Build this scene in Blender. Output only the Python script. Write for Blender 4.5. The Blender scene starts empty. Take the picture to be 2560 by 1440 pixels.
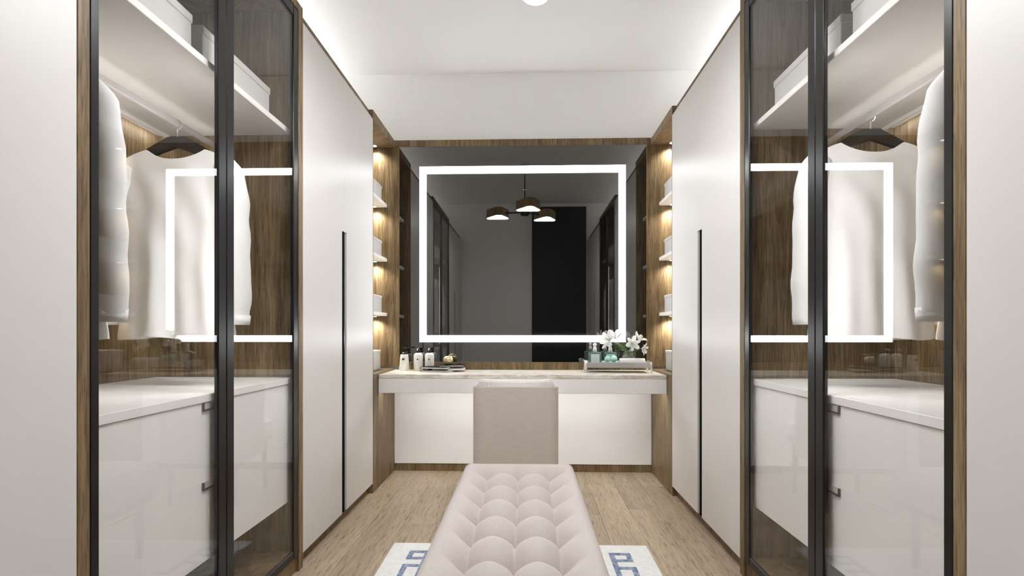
import bpy, bmesh, math, random
from mathutils import Vector, Matrix
random.seed(7)
PI = math.pi
S = bpy.context.scene
C = S.collection

# ------------------------------------------------------------------ camera, world, exposure
cd = bpy.data.cameras.new('camera')
cd.sensor_width = 36.0
cd.lens = 18.0
cd.shift_y = 0.0421
cd.clip_start = 0.01
cam = bpy.data.objects.new('camera', cd)
cam.location = (0.035, 0.0, 1.054)
cam.rotation_euler = (PI / 2, 0, 0.0287)
C.objects.link(cam)
S.camera = cam

world = bpy.data.worlds.new('world')
S.world = world
world.use_nodes = True
world.node_tree.nodes['Background'].inputs['Color'].default_value = (0.9, 0.92, 1.0, 1)
world.node_tree.nodes['Background'].inputs['Strength'].default_value = 0.3

S.view_settings.view_transform = 'Standard'
S.view_settings.look = 'None'
S.view_settings.gamma = 1.0
S.view_settings.use_curve_mapping = False
S.view_settings.exposure = 0.50
S.cycles.use_denoising = True
S.cycles.max_bounces = 10
S.cycles.diffuse_bounces = 6
S.cycles.glossy_bounces = 5
S.cycles.transparent_max_bounces = 16
S.cycles.caustics_reflective = False
S.cycles.caustics_refractive = False
S.cycles.sample_clamp_indirect = 25.0

COVE_FILL = 22.0        # added fill: ceiling wash from unseen strips lying on the wardrobes
LED = 10.0          # mirror light frame
LAMP = 68.0         # pendant diffusers
CAB_FILL = 9.5          # added fill strips inside the glass wardrobes
DESK_FILL = 21.0         # added fill strip under the desk edge
PUCK = 1.1        # shelf spot lamps, watts

# ------------------------------------------------------------------ measures (metres)
W = 0.964          # door fronts stand at x = -W and x = +W
Y0, Y1, Y2, Y3 = 1.111, 2.258, 3.300, 3.840
YN = 0.066         # near end of the first wardrobes
TOP = 2.495        # top of the built-in furniture
XB = 1.595         # inner back of the wardrobes
CEIL = 3.006
YR = -0.16         # wall behind the camera

# ------------------------------------------------------------------ materials
M = {}
def nodes(name):
    m = bpy.data.materials.new(name); m.use_nodes = True
    nt = m.node_tree; nt.nodes.clear()
    out = nt.nodes.new('ShaderNodeOutputMaterial')
    M[name] = m
    return m, nt, out
def N(nt, t, **kw):
    n = nt.nodes.new(t)
    for k, v in kw.items():
        if k in n.inputs: n.inputs[k].default_value = v
        else: setattr(n, k, v)
    return n
def L(nt, a, b): nt.links.new(a, b)
def col(c): return (c[0], c[1], c[2], 1)

def plain(name, c, rough=0.5, metal=0.0, spec=0.4, bump=0.0, bscale=400, **kw):
    m, nt, out = nodes(name)
    b = N(nt, 'ShaderNodeBsdfPrincipled')
    b.inputs['Base Color'].default_value = col(c)
    b.inputs['Roughness'].default_value = rough
    b.inputs['Metallic'].default_value = metal
    b.inputs['Specular IOR Level'].default_value = spec
    for k, v in kw.items(): b.inputs[k].default_value = v
    if bump:
        tc = N(nt, 'ShaderNodeTexCoord')
        no = N(nt, 'ShaderNodeTexNoise', Scale=bscale, Detail=3)
        L(nt, tc.outputs['Object'], no.inputs['Vector'])
        bp = N(nt, 'ShaderNodeBump', Strength=bump, Distance=0.002)
        L(nt, no.outputs['Fac'], bp.inputs['Height']); L(nt, bp.outputs[0], b.inputs['Normal'])
    L(nt, b.outputs[0], out.inputs[0])
    return m

def emit(name, c, s):
    m, nt, out = nodes(name)
    e = N(nt, 'ShaderNodeEmission', Strength=s); e.inputs['Color'].default_value = col(c)
    L(nt, e.outputs[0], out.inputs[0])

def wood(name, dark, mid, light, axis='Z', rough=0.45, vary=0.12, k=1.0):
    """long-grained wood: stretched noise along one axis, plus fine pores"""
    m, nt, out = nodes(name)
    tc = N(nt, 'ShaderNodeTexCoord'); oi = N(nt, 'ShaderNodeObjectInfo')
    off = N(nt, 'ShaderNodeVectorMath', operation='SCALE'); off.inputs[0].default_value = (9.7, 5.3, 7.9)
    L(nt, oi.outputs['Random'], off.inputs['Scale'])
    ad = N(nt, 'ShaderNodeVectorMath', operation='ADD')
    L(nt, tc.outputs['Object'], ad.inputs[0]); L(nt, off.outputs[0], ad.inputs[1])
    def mp(a, b):
        q = N(nt, 'ShaderNodeMapping')
        q.inputs['Scale'].default_value = (a, a, b) if axis == 'Z' else (a, b, a)
        L(nt, ad.outputs[0], q.inputs['Vector']); return q
    n1 = N(nt, 'ShaderNodeTexNoise', Scale=1.0, Detail=5, Roughness=0.6, Distortion=0.9); L(nt, mp(16 * k, 1.5 * k).outputs[0], n1.inputs['Vector'])
    n2 = N(nt, 'ShaderNodeTexNoise', Scale=1.0, Detail=4, Roughness=0.65); L(nt, mp(120 * k, 5 * k).outputs[0], n2.inputs['Vector'])
    n3 = N(nt, 'ShaderNodeTexNoise', Scale=1.0, Detail=2); L(nt, mp(260 * k, 14 * k).outputs[0], n3.inputs['Vector'])
    mx = N(nt, 'ShaderNodeMix', data_type='FLOAT'); mx.inputs[0].default_value = 0.5
    L(nt, n1.outputs['Fac'], mx.inputs[2]); L(nt, n2.outputs['Fac'], mx.inputs[3])
    r = N(nt, 'ShaderNodeValToRGB'); e = r.color_ramp.elements
    e[0].position = 0.36; e[0].color = col(dark); e[1].position = 0.64; e[1].color = col(light)
    x = r.color_ramp.elements.new(0.5); x.color = col(mid)
    L(nt, mx.outputs[0], r.inputs[0])
    # pores
    pr = N(nt, 'ShaderNodeMapRange'); pr.inputs['From Min'].default_value = 0.30; pr.inputs['From Max'].default_value = 0.46
    pr.inputs['To Min'].default_value = 0.52; pr.inputs['To Max'].default_value = 1.0
    L(nt, n3.outputs['Fac'], pr.inputs['Value'])
    vr = N(nt, 'ShaderNodeMapRange'); vr.inputs['To Min'].default_value = 1 - vary; vr.inputs['To Max'].default_value = 1 + vary
    L(nt, oi.outputs['Random'], vr.inputs['Value'])
    ml = N(nt, 'ShaderNodeMath', operation='MULTIPLY'); L(nt, pr.outputs[0], ml.inputs[0]); L(nt, vr.outputs[0], ml.inputs[1])
    sc = N(nt, 'ShaderNodeVectorMath', operation='SCALE'); L(nt, r.outputs[0], sc.inputs[0]); L(nt, ml.outputs[0], sc.inputs['Scale'])
    b = N(nt, 'ShaderNodeBsdfPrincipled'); b.inputs['Roughness'].default_value = rough; b.inputs['Specular IOR Level'].default_value = 0.25
    L(nt, sc.outputs[0], b.inputs['Base Color'])
    bp = N(nt, 'ShaderNodeBump', Strength=0.12, Distance=0.002); L(nt, n2.outputs['Fac'], bp.inputs['Height']); L(nt, bp.outputs[0], b.inputs['Normal'])
    L(nt, b.outputs[0], out.inputs[0])

def fabric(name, a, b_, sx, sy, sz, bump=0.3, rough=0.9, pos=(0.42, 0.6)):
    m, nt, out = nodes(name)
    tc = N(nt, 'ShaderNodeTexCoord'); mp = N(nt, 'ShaderNodeMapping'); mp.inputs['Scale'].default_value = (sx, sy, sz)
    L(nt, tc.outputs['Object'], mp.inputs['Vector'])
    n = N(nt, 'ShaderNodeTexNoise', Scale=1.0, Detail=4, Roughness=0.65); L(nt, mp.outputs[0], n.inputs['Vector'])
    f = N(nt, 'ShaderNodeTexNoise', Scale=900.0, Detail=2); L(nt, tc.outputs['Object'], f.inputs['Vector'])
    r = N(nt, 'ShaderNodeValToRGB'); e = r.color_ramp.elements
    e[0].position, e[1].position = pos; e[0].color = col(a); e[1].color = col(b_)
    L(nt, n.outputs['Fac'], r.inputs[0])
    b = N(nt, 'ShaderNodeBsdfPrincipled'); b.inputs['Roughness'].default_value = rough; b.inputs['Specular IOR Level'].default_value = 0.15
    b.inputs['Sheen Weight'].default_value = 0.15
    L(nt, r.outputs[0], b.inputs['Base Color'])
    bp = N(nt, 'ShaderNodeBump', Strength=bump, Distance=0.001); L(nt, f.outputs['Fac'], bp.inputs['Height']); L(nt, bp.outputs[0], b.inputs['Normal'])
    L(nt, b.outputs[0], out.inputs[0])

def clear_glass(name, tint, f0=0.045, dens=1.0):
    """architectural glass: straight transmission plus Schlick reflection"""
    m, nt, out = nodes(name)
    lw = N(nt, 'ShaderNodeLayerWeight', Blend=0.5)
    p = N(nt, 'ShaderNodeMath', operation='POWER'); p.inputs[1].default_value = 5.0
    L(nt, lw.outputs['Facing'], p.inputs[0])
    mr = N(nt, 'ShaderNodeMapRange'); mr.inputs['To Min'].default_value = f0; mr.inputs['To Max'].default_value = 1.0
    L(nt, p.outputs[0], mr.inputs['Value'])
    t = N(nt, 'ShaderNodeBsdfTransparent'); t.inputs['Color'].default_value = col(tint)
    g = N(nt, 'ShaderNodeBsdfGlossy'); g.inputs['Roughness'].default_value = 0.0
    mx = N(nt, 'ShaderNodeMixShader'); L(nt, mr.outputs[0], mx.inputs[0]); L(nt, t.outputs[0], mx.inputs[1]); L(nt, g.outputs[0], mx.inputs[2])
    L(nt, mx.outputs[0], out.inputs[0])

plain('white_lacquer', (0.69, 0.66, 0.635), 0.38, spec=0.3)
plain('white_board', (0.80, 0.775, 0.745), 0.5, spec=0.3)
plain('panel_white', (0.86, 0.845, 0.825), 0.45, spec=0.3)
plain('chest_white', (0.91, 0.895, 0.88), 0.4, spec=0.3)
plain('wall_paint', (0.85, 0.845, 0.835), 0.85, spec=0.2, bump=0.05, bscale=300)
plain('ceiling_paint', (0.86, 0.857, 0.85), 0.9, spec=0.1, bump=0.04, bscale=250)
wood('walnut', (0.098, 0.061, 0.029), (0.190, 0.129, 0.067), (0.305, 0.222, 0.124))
wood('oak_floor', (0.35, 0.265, 0.18), (0.445, 0.35, 0.245), (0.525, 0.42, 0.305), axis='Y', rough=0.42, vary=0.09, k=0.8)
plain('floor_base', (0.10, 0.075, 0.05), 0.8)
plain('black_metal', (0.009, 0.008, 0.0075), 0.28, metal=0.0, spec=0.3)
plain('black_matte', (0.006, 0.006, 0.006), 0.6, spec=0.2)
plain('black_door', (0.006, 0.006, 0.006), 0.5, spec=0.2)
plain('bronze', (0.10, 0.085, 0.085), 0.4, metal=0.6)
plain('bronze_light', (0.58, 0.54, 0.54), 0.5)
plain('shirt_white', (0.80, 0.795, 0.785), 0.85, spec=0.15, bump=0.12, bscale=700)
plain('box_white', (0.56, 0.545, 0.525), 0.7, spec=0.2, bump=0.15, bscale=500)
plain('rod_white', (0.72, 0.70, 0.69), 0.35, spec=0.4)
clear_glass('door_glass', (0.995, 0.992, 0.988))
clear_glass('vase_glass', (0.93, 0.95, 0.93), 0.10)
fabric('bench_fabric', (0.515, 0.45, 0.425), (0.56, 0.495, 0.47), 420, 160, 160)
fabric('linen', (0.55, 0.485, 0.435), (0.65, 0.585, 0.53), 22, 22, 320, pos=(0.32, 0.72))
plain('pad_fabric', (0.86, 0.82, 0.80), 0.85, spec=0.2)
fabric('rug_pile', (0.80, 0.79, 0.775), (0.86, 0.855, 0.84), 40, 40, 40, bump=0.6)
fabric('rug_blue', (0.13, 0.18, 0.30), (0.34, 0.39, 0.50), 50, 50, 50, bump=0.6)
plain('silver', (0.75, 0.74, 0.74), 0.28, metal=0.75)
plain('ceramic', (0.80, 0.785, 0.74), 0.35, spec=0.5)
plain('logo_ink', (0.05, 0.05, 0.045), 0.6)
plain('plastic_black', (0.010, 0.008, 0.007), 0.35)
plain('chrome_white', (0.75, 0.74, 0.73), 0.25, metal=0.3)
plain('gold_apple', (0.75, 0.64, 0.38), 0.18, metal=0.55)
plain('paper', (0.76, 0.74, 0.73), 0.8)
plain('book_black', (0.010, 0.009, 0.010), 0.75, spec=0.08)
plain('book_grey', (0.20, 0.215, 0.20), 0.6, spec=0.15)
plain('mint', (0.50, 0.76, 0.70), 0.55)
plain('perfume_teal', (0.30, 0.44, 0.40), 0.08, spec=0.6, **{'Transmission Weight': 0.55})
plain('perfume_label', (0.68, 0.80, 0.76), 0.6)
plain('stopper', (0.78, 0.76, 0.74), 0.2, spec=0.6)
plain('towel', (0.82, 0.81, 0.80), 0.95, spec=0.1, bump=0.5, bscale=600)
plain('petal', (0.84, 0.84, 0.82), 0.6, spec=0.2, **{'Subsurface Weight': 0.0})
plain('leaf', (0.13, 0.24, 0.05), 0.5)
plain('stem_green', (0.17, 0.27, 0.08), 0.5)
plain('anther', (0.42, 0.34, 0.12), 0.7)
plain('water', (0.45, 0.50, 0.42), 0.15, **{'Transmission Weight': 0.6})
wood('lamp_wood', (0.16, 0.09, 0.03), (0.26, 0.16, 0.06), (0.36, 0.23, 0.10), rough=0.5)
emit('led_light', (0.97, 0.985, 1.0), LED)
emit('fill_cove', (0.95, 0.975, 1.0), COVE_FILL)
emit('fill_cab', (1.0, 0.98, 0.95), CAB_FILL)
emit('fill_desk', (0.96, 0.98, 1.0), DESK_FILL)
emit('lamp_light', (0.95, 0.975, 1.0), LAMP)
emit('puck_light', (1.0, 0.95, 0.84), 6.0)
emit('downlight_glow', (1.0, 0.95, 0.88), 1.5)

# mirror: grey tinted silvering with a faint haze
m, nt, out = nodes('mirror')
g = N(nt, 'ShaderNodeBsdfGlossy'); g.inputs['Color'].default_value = (0.150, 0.146, 0.140, 1); g.inputs['Roughness'].default_value = 0.0
d = N(nt, 'ShaderNodeBsdfDiffuse'); d.inputs['Color'].default_value = (0.006, 0.006, 0.006, 1)
a = N(nt, 'ShaderNodeAddShader'); L(nt, g.outputs[0], a.inputs[0]); L(nt, d.outputs[0], a.inputs[1]); L(nt, a.outputs[0], out.inputs[0])

# travertine desk top
m, nt, out = nodes('marble')
tc = N(nt, 'ShaderNodeTexCoord'); mp = N(nt, 'ShaderNodeMapping'); mp.inputs['Scale'].default_value = (9, 22, 40)
L(nt, tc.outputs['Object'], mp.inputs['Vector'])
n = N(nt, 'ShaderNodeTexNoise', Scale=1.0, Detail=6, Roughness=0.62, Distortion=0.7); L(nt, mp.outputs[0], n.inputs['Vector'])
r = N(nt, 'ShaderNodeValToRGB'); e = r.color_ramp.elements
e[0].position = 0.36; e[0].color = (0.50, 0.44, 0.35, 1); e[1].position = 0.56; e[1].color = (0.80, 0.76, 0.68, 1)
L(nt, n.outputs['Fac'], r.inputs[0])
b = N(nt, 'ShaderNodeBsdfPrincipled'); b.inputs['Roughness'].default_value = 0.3
L(nt, r.outputs[0], b.inputs['Base Color']); L(nt, b.outputs[0], out.inputs[0])

# ------------------------------------------------------------------ mesh helpers
def B(): return bmesh.new()
def box(bm, x0, x1, y0, y1, z0, z1, bev=0.0015):
    x0, x1 = sorted((x0, x1)); y0, y1 = sorted((y0, y1)); z0, z1 = sorted((z0, z1))
    r = bmesh.ops.create_cube(bm, size=1.0)
    for v in r['verts']:
        v.co = ((x0 + x1) / 2 + v.co.x * (x1 - x0), (y0 + y1) / 2 + v.co.y * (y1 - y0), (z0 + z1) / 2 + v.co.z * (z1 - z0))
    if bev:
        es = list({e for v in r['verts'] for e in v.link_edges})
        bmesh.ops.bevel(bm, geom=es, offset=min(bev, 0.4 * min(x1 - x0, y1 - y0, z1 - z0)), segments=1, affect='EDGES')
    return bm
def prism(bm, pts, axis, a0, a1, bev=0.0):
    """polygon pts in the two other axes, extruded along axis from a0 to a1"""
    def P(p, a):
        return {'X': (a, p[0], p[1]), 'Y': (p[0], a, p[1]), 'Z': (p[0], p[1], a)}[axis]
    v0 = [bm.verts.new(P(p, a0)) for p in pts]; v1 = [bm.verts.new(P(p, a1)) for p in pts]
    n = len(pts)
    fs = [bm.faces.new(v0), bm.faces.new(v1)]
    for i in range(n): fs.append(bm.faces.new((v0[i], v0[(i + 1) % n], v1[(i + 1) % n], v1[i])))
    bmesh.ops.recalc_face_normals(bm, faces=fs)
    if bev:
        es = list({e for f in fs for e in f.edges})
        bmesh.ops.bevel(bm, geom=es, offset=bev, segments=2, affect='EDGES')
    return bm
def tube(bm, pts, rad, n=10, cap=True, sq=1.0):
    """round tube along points; rad scalar or list; sq flattens in y"""
    pts = [Vector(p) for p in pts]
    if not isinstance(rad, (list, tuple)): rad = [rad] * len(pts)
    rings = []; up = None
    for i, p in enumerate(pts):
        t = (pts[min(i + 1, len(pts) - 1)] - pts[max(i - 1, 0)]).normalized()
        if up is None:
            up = Vector((0, 1, 0)) if abs(t.y) < 0.9 else Vector((1, 0, 0))
        a = t.cross(up).normalized(); b2 = a.cross(t).normalized(); up = b2
        rr = rad[i]
        rx, ry = rr if isinstance(rr, tuple) else (rr, rr * sq)
        rings.append([bm.verts.new(p + a * (rx * math.cos(2 * PI * k / n)) + b2 * (ry * math.sin(2 * PI * k / n))) for k in range(n)])
    for i in range(len(rings) - 1):
        for k in range(n):
            bm.faces.new((rings[i][k], rings[i][(k + 1) % n], rings[i + 1][(k + 1) % n], rings[i + 1][k]))
    if cap:
        bm.faces.new(rings[0]); bm.faces.new(rings[-1])
    bmesh.ops.recalc_face_normals(bm, faces=bm.faces[:])
    return bm
def lathe(bm, prof, n=28, c=(0, 0, 0), cap=True):
    rings = []
    for r, z in prof:
        rings.append([bm.verts.new((c[0] + r * math.cos(2 * PI * k / n), c[1] + r * math.sin(2 * PI * k / n), c[2] + z)) for k in range(n)])
    for i in range(len(rings) - 1):
        for k in range(n): bm.faces.new((rings[i][k], rings[i][(k + 1) % n], rings[i + 1][(k + 1) % n], rings[i + 1][k]))
    if cap:
        bm.faces.new(rings[0]); bm.faces.new(rings[-1])
    bmesh.ops.recalc_face_normals(bm, faces=bm.faces[:])
    return bm
def sphere(bm, c, r, u=16, v=10, sc=(1, 1, 1)):
    q = bmesh.ops.create_uvsphere(bm, u_segments=u, v_segments=v, radius=r)
    for w in q['verts']: w.co = (c[0] + w.co.x * sc[0], c[1] + w.co.y * sc[1], c[2] + w.co.z * sc[2])
    return bm
OFF = {}
def tag(o, label=None, cat=None, group=None, kind=None):
    if label: o['label'] = label
    if cat: o['category'] = cat
    if group: o['group'] = group
    if kind: o['kind'] = kind
    return o
def thing(name, label, cat, loc=(0, 0, 0), rotz=0.0, group=None):
    o = bpy.data.objects.new(name, None); C.objects.link(o)
    o.empty_display_size = 0.05
    o.location = loc; o.rotation_euler = (0, 0, rotz)
    OFF[o] = Vector(loc)
    return tag(o, label, cat, group)
def obj(name, bm, mat, parent=None, world=True, smooth=False, label=None):
    """link a bmesh as one mesh object; world=True: coordinates are room coordinates"""
    off = OFF.get(parent, Vector((0, 0, 0)))
    if world and parent is not None and off.length: bmesh.ops.translate(bm, verts=bm.verts[:], vec=-off)
    me = bpy.data.meshes.new(name); bm.to_mesh(me); bm.free()
    me.materials.append(M[mat])
    if smooth:
        for p in me.polygons: p.use_smooth = True
    o = bpy.data.objects.new(name, me); C.objects.link(o)
    if parent is not None:
        o.parent = parent; OFF[o] = off
    if label: o['label'] = label
    return o
def bx(name, mat, parent, *a, bev=0.0015, **k):
    return obj(name, box(B(), *a, bev=bev), mat, parent, **k)
def copy_tree(o, parent=None):
    c = o.copy(); C.objects.link(c)
    if parent is not None: c.parent = parent
    for ch in [q for q in bpy.data.objects if q.parent == o]: copy_tree(ch, c)
    return c
SIDE = {-1: 'left', 1: 'right'}

# ------------------------------------------------------------------ the room
fl = tag(bx('floor', 'floor_base', None, -1.64, 1.64, YR - 0.05, Y3 + 0.06, -0.05, -0.012, bev=0),
         'grey-brown oak plank floor running towards the mirror', 'floor', kind='structure')
pw, pl = 0.182, 1.25
meshes = {}
ncol = 11
for i in range(ncol):
    x0 = -pw * ncol / 2 + i * pw
    y = YR - random.random() * pl
    while y < Y3:
        a0, a1 = max(y, YR), min(y + pl, Y3 + 0.02)
        if a1 - a0 > 0.02:
            bm = box(B(), -pw / 2 + 0.0005, pw / 2 - 0.0005, 0, a1 - a0 - 0.001, -0.012, 0, bev=0.0007)
            p = obj('plank', bm, 'oak_floor', fl)
            p.location = (x0 + pw / 2, a0, 0)
        y += pl
tag(bx('ceiling', 'ceiling_paint', None, -1.70, 1.70, YR - 0.1, Y3 + 0.13, CEIL, CEIL + 0.06, bev=0),
    'plain white ceiling above the pendant lamp', 'ceiling', kind='structure')
tag(bx('wall_back', 'wall_paint', None, -1.70, 1.70, Y3 + 0.03, Y3 + 0.13, -0.05, CEIL, bev=0),
    'white wall above and behind the lit mirror', 'wall', kind='structure')
tag(bx('wall_left', 'wall_paint', None, -1.70, -1.635, YR, Y3 + 0.03, -0.05, CEIL, bev=0),
    'white wall behind the left wardrobes', 'wall', kind='structure')
tag(bx('wall_right', 'wall_paint', None, 1.635, 1.70, YR, Y3 + 0.03, -0.05, CEIL, bev=0),
    'white wall behind the right wardrobes', 'wall', kind='structure')
tag(bx('wall_front', 'wall_paint', None, -1.70, 1.70, YR - 0.1, YR, -0.05, CEIL, bev=0),
    'pale wall opposite the mirror, seen in its reflection', 'wall', kind='structure')
dr = thing('door_1', 'tall black door seen reflected in the mirror', 'door', (0.53, YR, 0))
dr['kind'] = 'structure'
bx('door_leaf', 'black_door', dr, 0.125, 0.94, YR + 0.001, YR + 0.03, 0.004, 2.95)
bx('door_frame', 'black_matte', dr, 0.115, 0.125, YR + 0.001, YR + 0.035, 0.004, 2.955)

# ------------------------------------------------------------------ tall white wardrobes
def white_wardrobe(s, ya, yb, where, filler=None):
    t = thing('white_wardrobe', f'white two-door wardrobe, {SIDE[s]} side, {where}', 'wardrobe', (s * 1.3, (ya + yb) / 2, 0))
    g = 0.028                                    # doors overlay the carcass
    bm = B()
    box(bm, s * (W + g), s * 1.63, ya, ya + 0.02, 0.062, TOP)
    box(bm, s * (W + g), s * 1.63, yb - 0.02, yb, 0.062, TOP)
    box(bm, s * 1.61, s * 1.63, ya + 0.02, yb - 0.02, 0.062, TOP)
    obj('carcass', bm, 'walnut', t)
    bx('top_panel', 'walnut', t, s * (W + g), s * 1.61, ya + 0.02, yb - 0.02, TOP - 0.065, TOP)
    bx('bottom_panel', 'walnut', t, s * (W + g), s * 1.61, ya + 0.02, yb - 0.02, 0.062, 0.085)
    bx('plinth', 'walnut', t, s * (W + g + 0.004), s * 1.60, ya, yb, 0.0, 0.0615)
    ym = (ya + yb) / 2; nt_ = 0.034; zt = 1.597; zb, zu = 0.064, 2.432
    for k in (0, 1):
        if k == 0: y0, y1 = ya + 0.0015, ym - 0.0003
        else: y0, y1 = ym + 0.0003, yb - 0.0015
        if k == 0: pts = [(y0, zb), (y1 - nt_, zb), (y1 - nt_, zt), (y1, zt), (y1, zu), (y0, zu)]
        else: pts = [(y0 + nt_, zb), (y1, zb), (y1, zu), (y0, zu), (y0, zt), (y0 + nt_, zt)]
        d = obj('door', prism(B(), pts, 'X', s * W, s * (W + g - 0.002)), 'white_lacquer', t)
        h0, h1 = (y1 - nt_ + 0.0005, y1) if k == 0 else (y0, y0 + nt_ - 0.0005)
        bx('pull_channel', 'black_matte', d, s * (W + 0.010), s * (W + 0.025), h0, h1, zb, zt - 0.0005, bev=0, label='black recessed pull channel')
        bx('pull_edge', 'black_metal', d, s * (W + 0.0005), s * (W + 0.010), h0, h0 + 0.003, zb, zt - 0.0005, bev=0) if k == 1 else \
        bx('pull_edge', 'black_metal', d, s * (W + 0.0005), s * (W + 0.010), h1 - 0.003, h1, zb, zt - 0.0005, bev=0)
    if filler:
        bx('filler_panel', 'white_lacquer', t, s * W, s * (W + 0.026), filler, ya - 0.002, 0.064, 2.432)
        bx('filler_plinth', 'walnut', t, s * (W + g + 0.004), s * 1.60, filler, ya - 0.001, 0.0, 0.0615)
        bx('filler_top', 'walnut', t, s * (W + g), s * 1.60, filler, ya - 0.001, 2.44, TOP)
    return t
for s in (-1, 1):
    white_wardrobe(s, YN, Y0 - 0.001, 'cut off by the picture edge', filler=YR + 0.01)
    white_wardrobe(s, Y1 + 0.001, Y2 - 0.001, 'between the glass wardrobe and the shelf niche')

# ------------------------------------------------------------------ glass wardrobes
def glass_wardrobe(s):
    t = thing('glass_wardrobe', f'walnut wardrobe with black-framed glass doors on the {SIDE[s]} side', 'wardrobe', (s * 1.3, (Y0 + Y1) / 2, 0))
    p = 0.036
    bx('side_panel', 'walnut', t, s * W, s * 1.63, Y0, Y0 + p - 0.003, 0.0, TOP)
    bx('side_panel', 'walnut', t, s * W, s * 1.63, Y1 - p - 0.004, Y1, 0.0, TOP)
    a, b_ = Y0 + p - 0.003, Y1 - p - 0.004
    bx('top_panel', 'walnut', t, s * W, s * 1.63, a, b_, TOP - 0.036, TOP)
    bx('back_panel', 'walnut', t, s * XB, s * 1.63, a, b_, 0.09, TOP - 0.036)
    bx('bottom_panel', 'walnut', t, s * (W + 0.03), s * XB, a, b_, 0.066, 0.09)
    bx('plinth', 'walnut', t, s * (W + 0.012), s * 1.60, a, b_, 0.0, 0.066)
    sh = bx('shelf', 'white_board', t, s * 1.004, s * XB, a, b_, 1.915, 1.939)
    # hanging rail with end brackets
    rod = obj('hanging_rail', box(B(), s * 1.273, s * 1.287, a + 0.004, b_ - 0.004, 1.822, 1.848, bev=0.005), 'rod_white', t)
    for y in (a, b_ - 0.004):
        bx('bracket', 'rod_white', rod, s * 1.260, s * 1.300, y, y + 0.004, 1.806, 1.862)
    # added fill strip at the back of the shelf underside, hidden by a lip
    bx('fill_strip', 'fill_cab', t, s * 1.548, s * 1.562, a + 0.02, b_ - 0.02, 1.909, 1.9145, bev=0)
    bx('strip_lip', 'white_board', t, s * 1.540, s * 1.546, a + 0.001, b_ - 0.001, 1.899, 1.9148, bev=0)
    # added glow on the hidden back of the rail, brightens the interior
    bx('fill_rail', 'fill_cab', rod, s * 1.2872, s * 1.2890, a + 0.02, b_ - 0.02, 1.828, 1.842, bev=0)
    xs0, xs1 = s * (W + 0.002), s * (W + 0.018)
    st = 0.044; zlo, zhi = 0.070, TOP - 0.040
    mid = (a + b_) / 2
    for k, (y0, y1) in enumerate(((a + 0.002, mid - 0.001), (mid + 0.001, b_ - 0.002))):
        bm = B()
        s0 = 0.027 if k == 0 else st
        box(bm, xs0, xs1, y0, y0 + s0, zlo, zhi, bev=0.003); box(bm, xs0, xs1, y1 - st, y1, zlo, zhi, bev=0.003)
        box(bm, xs0, xs1, y0 + s0, y1 - st, zhi - st, zhi, bev=0.003); box(bm, xs0, xs1, y0 + s0, y1 - st, zlo, zlo + st * 0.8, bev=0.003)
        d = obj('glass_door', bm, 'black_metal', t, label='black metal door frame')
        bx('pane', 'door_glass', d, s * (W + 0.006), s * (W + 0.011), y0 + s0 - 0.004, y1 - st + 0.004, zlo + st * 0.8 - 0.004, zhi - st + 0.004, bev=0, label='clear glass pane')
        ys_ = (y1 - 0.034, y1 - 0.014) if k == 0 else (y0 + 0.014, y0 + 0.034)
        for za, zc in ((0.90, 1.80),):
            bx('fill_stile', 'fill_cab', d, s * (W + 0.0185), s * (W + 0.022), ys_[0], ys_[1], za, zc, bev=0)  # added strip hidden behind the stile to brighten shirts and wood
    return t
for s in (-1, 1): glass_wardrobe(s)

def drawer_chest(s):
    t = thing('drawer_chest', f'floating white two-drawer chest inside the {SIDE[s]} glass wardrobe', 'drawers', (s * 1.28, 1.68, 0.33))
    a, b_ = Y0 + 0.034, Y1 - 0.041
    bx('body', 'chest_white', t, s * 1.016, s * (XB - 0.001), a, 2.196, 0.318, 0.825)
    bx('countertop', 'chest_white', t, s * 0.992, s * (XB - 0.001), a, b_ - 0.001, 0.826, 0.852)
    for z0, z1 in ((0.5712, 0.8240), (0.314, 0.5708)):
        d = bx('drawer', 'chest_white', t, s * 0.998, s * 1.015, a, 2.200, z0, z1, bev=0.0004)
        y0, y1 = 1.600, 1.715
        obj('pull', box(box(box(B(), s * 0.9915, s * 0.998, y0, y1, z1 - 0.026, z1 - 0.021, bev=0),
                s * 0.9915, s * 0.998, y0, y0 + 0.004, z1 - 0.021, z1 - 0.001, bev=0), s * 0.9915, s * 0.998, y1 - 0.004, y1, z1 - 0.021, z1 - 0.001, bev=0), 'bronze', d, label='bronze finger pull')
        bx('pull_plate', 'bronze_light', d, s * 0.9955, s * 0.9978, y0 + 0.004, y1 - 0.004, z1 - 0.021, z1 - 0.0015, bev=0)
    return t
for s in (-1, 1): drawer_chest(s)

# ------------------------------------------------------------------ lidded boxes
def lid_box(name, label, x0, x1, y0, y1, z0, z1, lid, group):
    t = thing(name, label, 'box', ((x0 + x1) / 2, (y0 + y1) / 2, z0), group=group)
    e = 0.0035
    bx('box_body', 'box_white', t, x0 + e * (1 if x1 > x0 else -1), x1 - e * (1 if x1 > x0 else -1), y0 + e, y1 - e, z0 + 0.0005, z1 - lid + 0.002, bev=0.002)
    bx('lid', 'box_white', t, x0, x1, y0, y1, z1 - lid, z1, bev=0.003)
    return t
for s in (-1, 1):
    lid_box('storage_box', f'white lidded storage box on the top shelf of the {SIDE[s]} glass wardrobe, nearer one', s * 1.058, s * 1.40, 1.19, 1.648, 1.939, 2.090, 0.030, 'boxes on the wardrobe shelves')
    lid_box('storage_box', f'white lidded storage box on the top shelf of the {SIDE[s]} glass wardrobe, farther one', s * 1.058, s * 1.40, 1.698, 2.155, 1.939, 2.090, 0.030, 'boxes on the wardrobe shelves')

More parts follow.
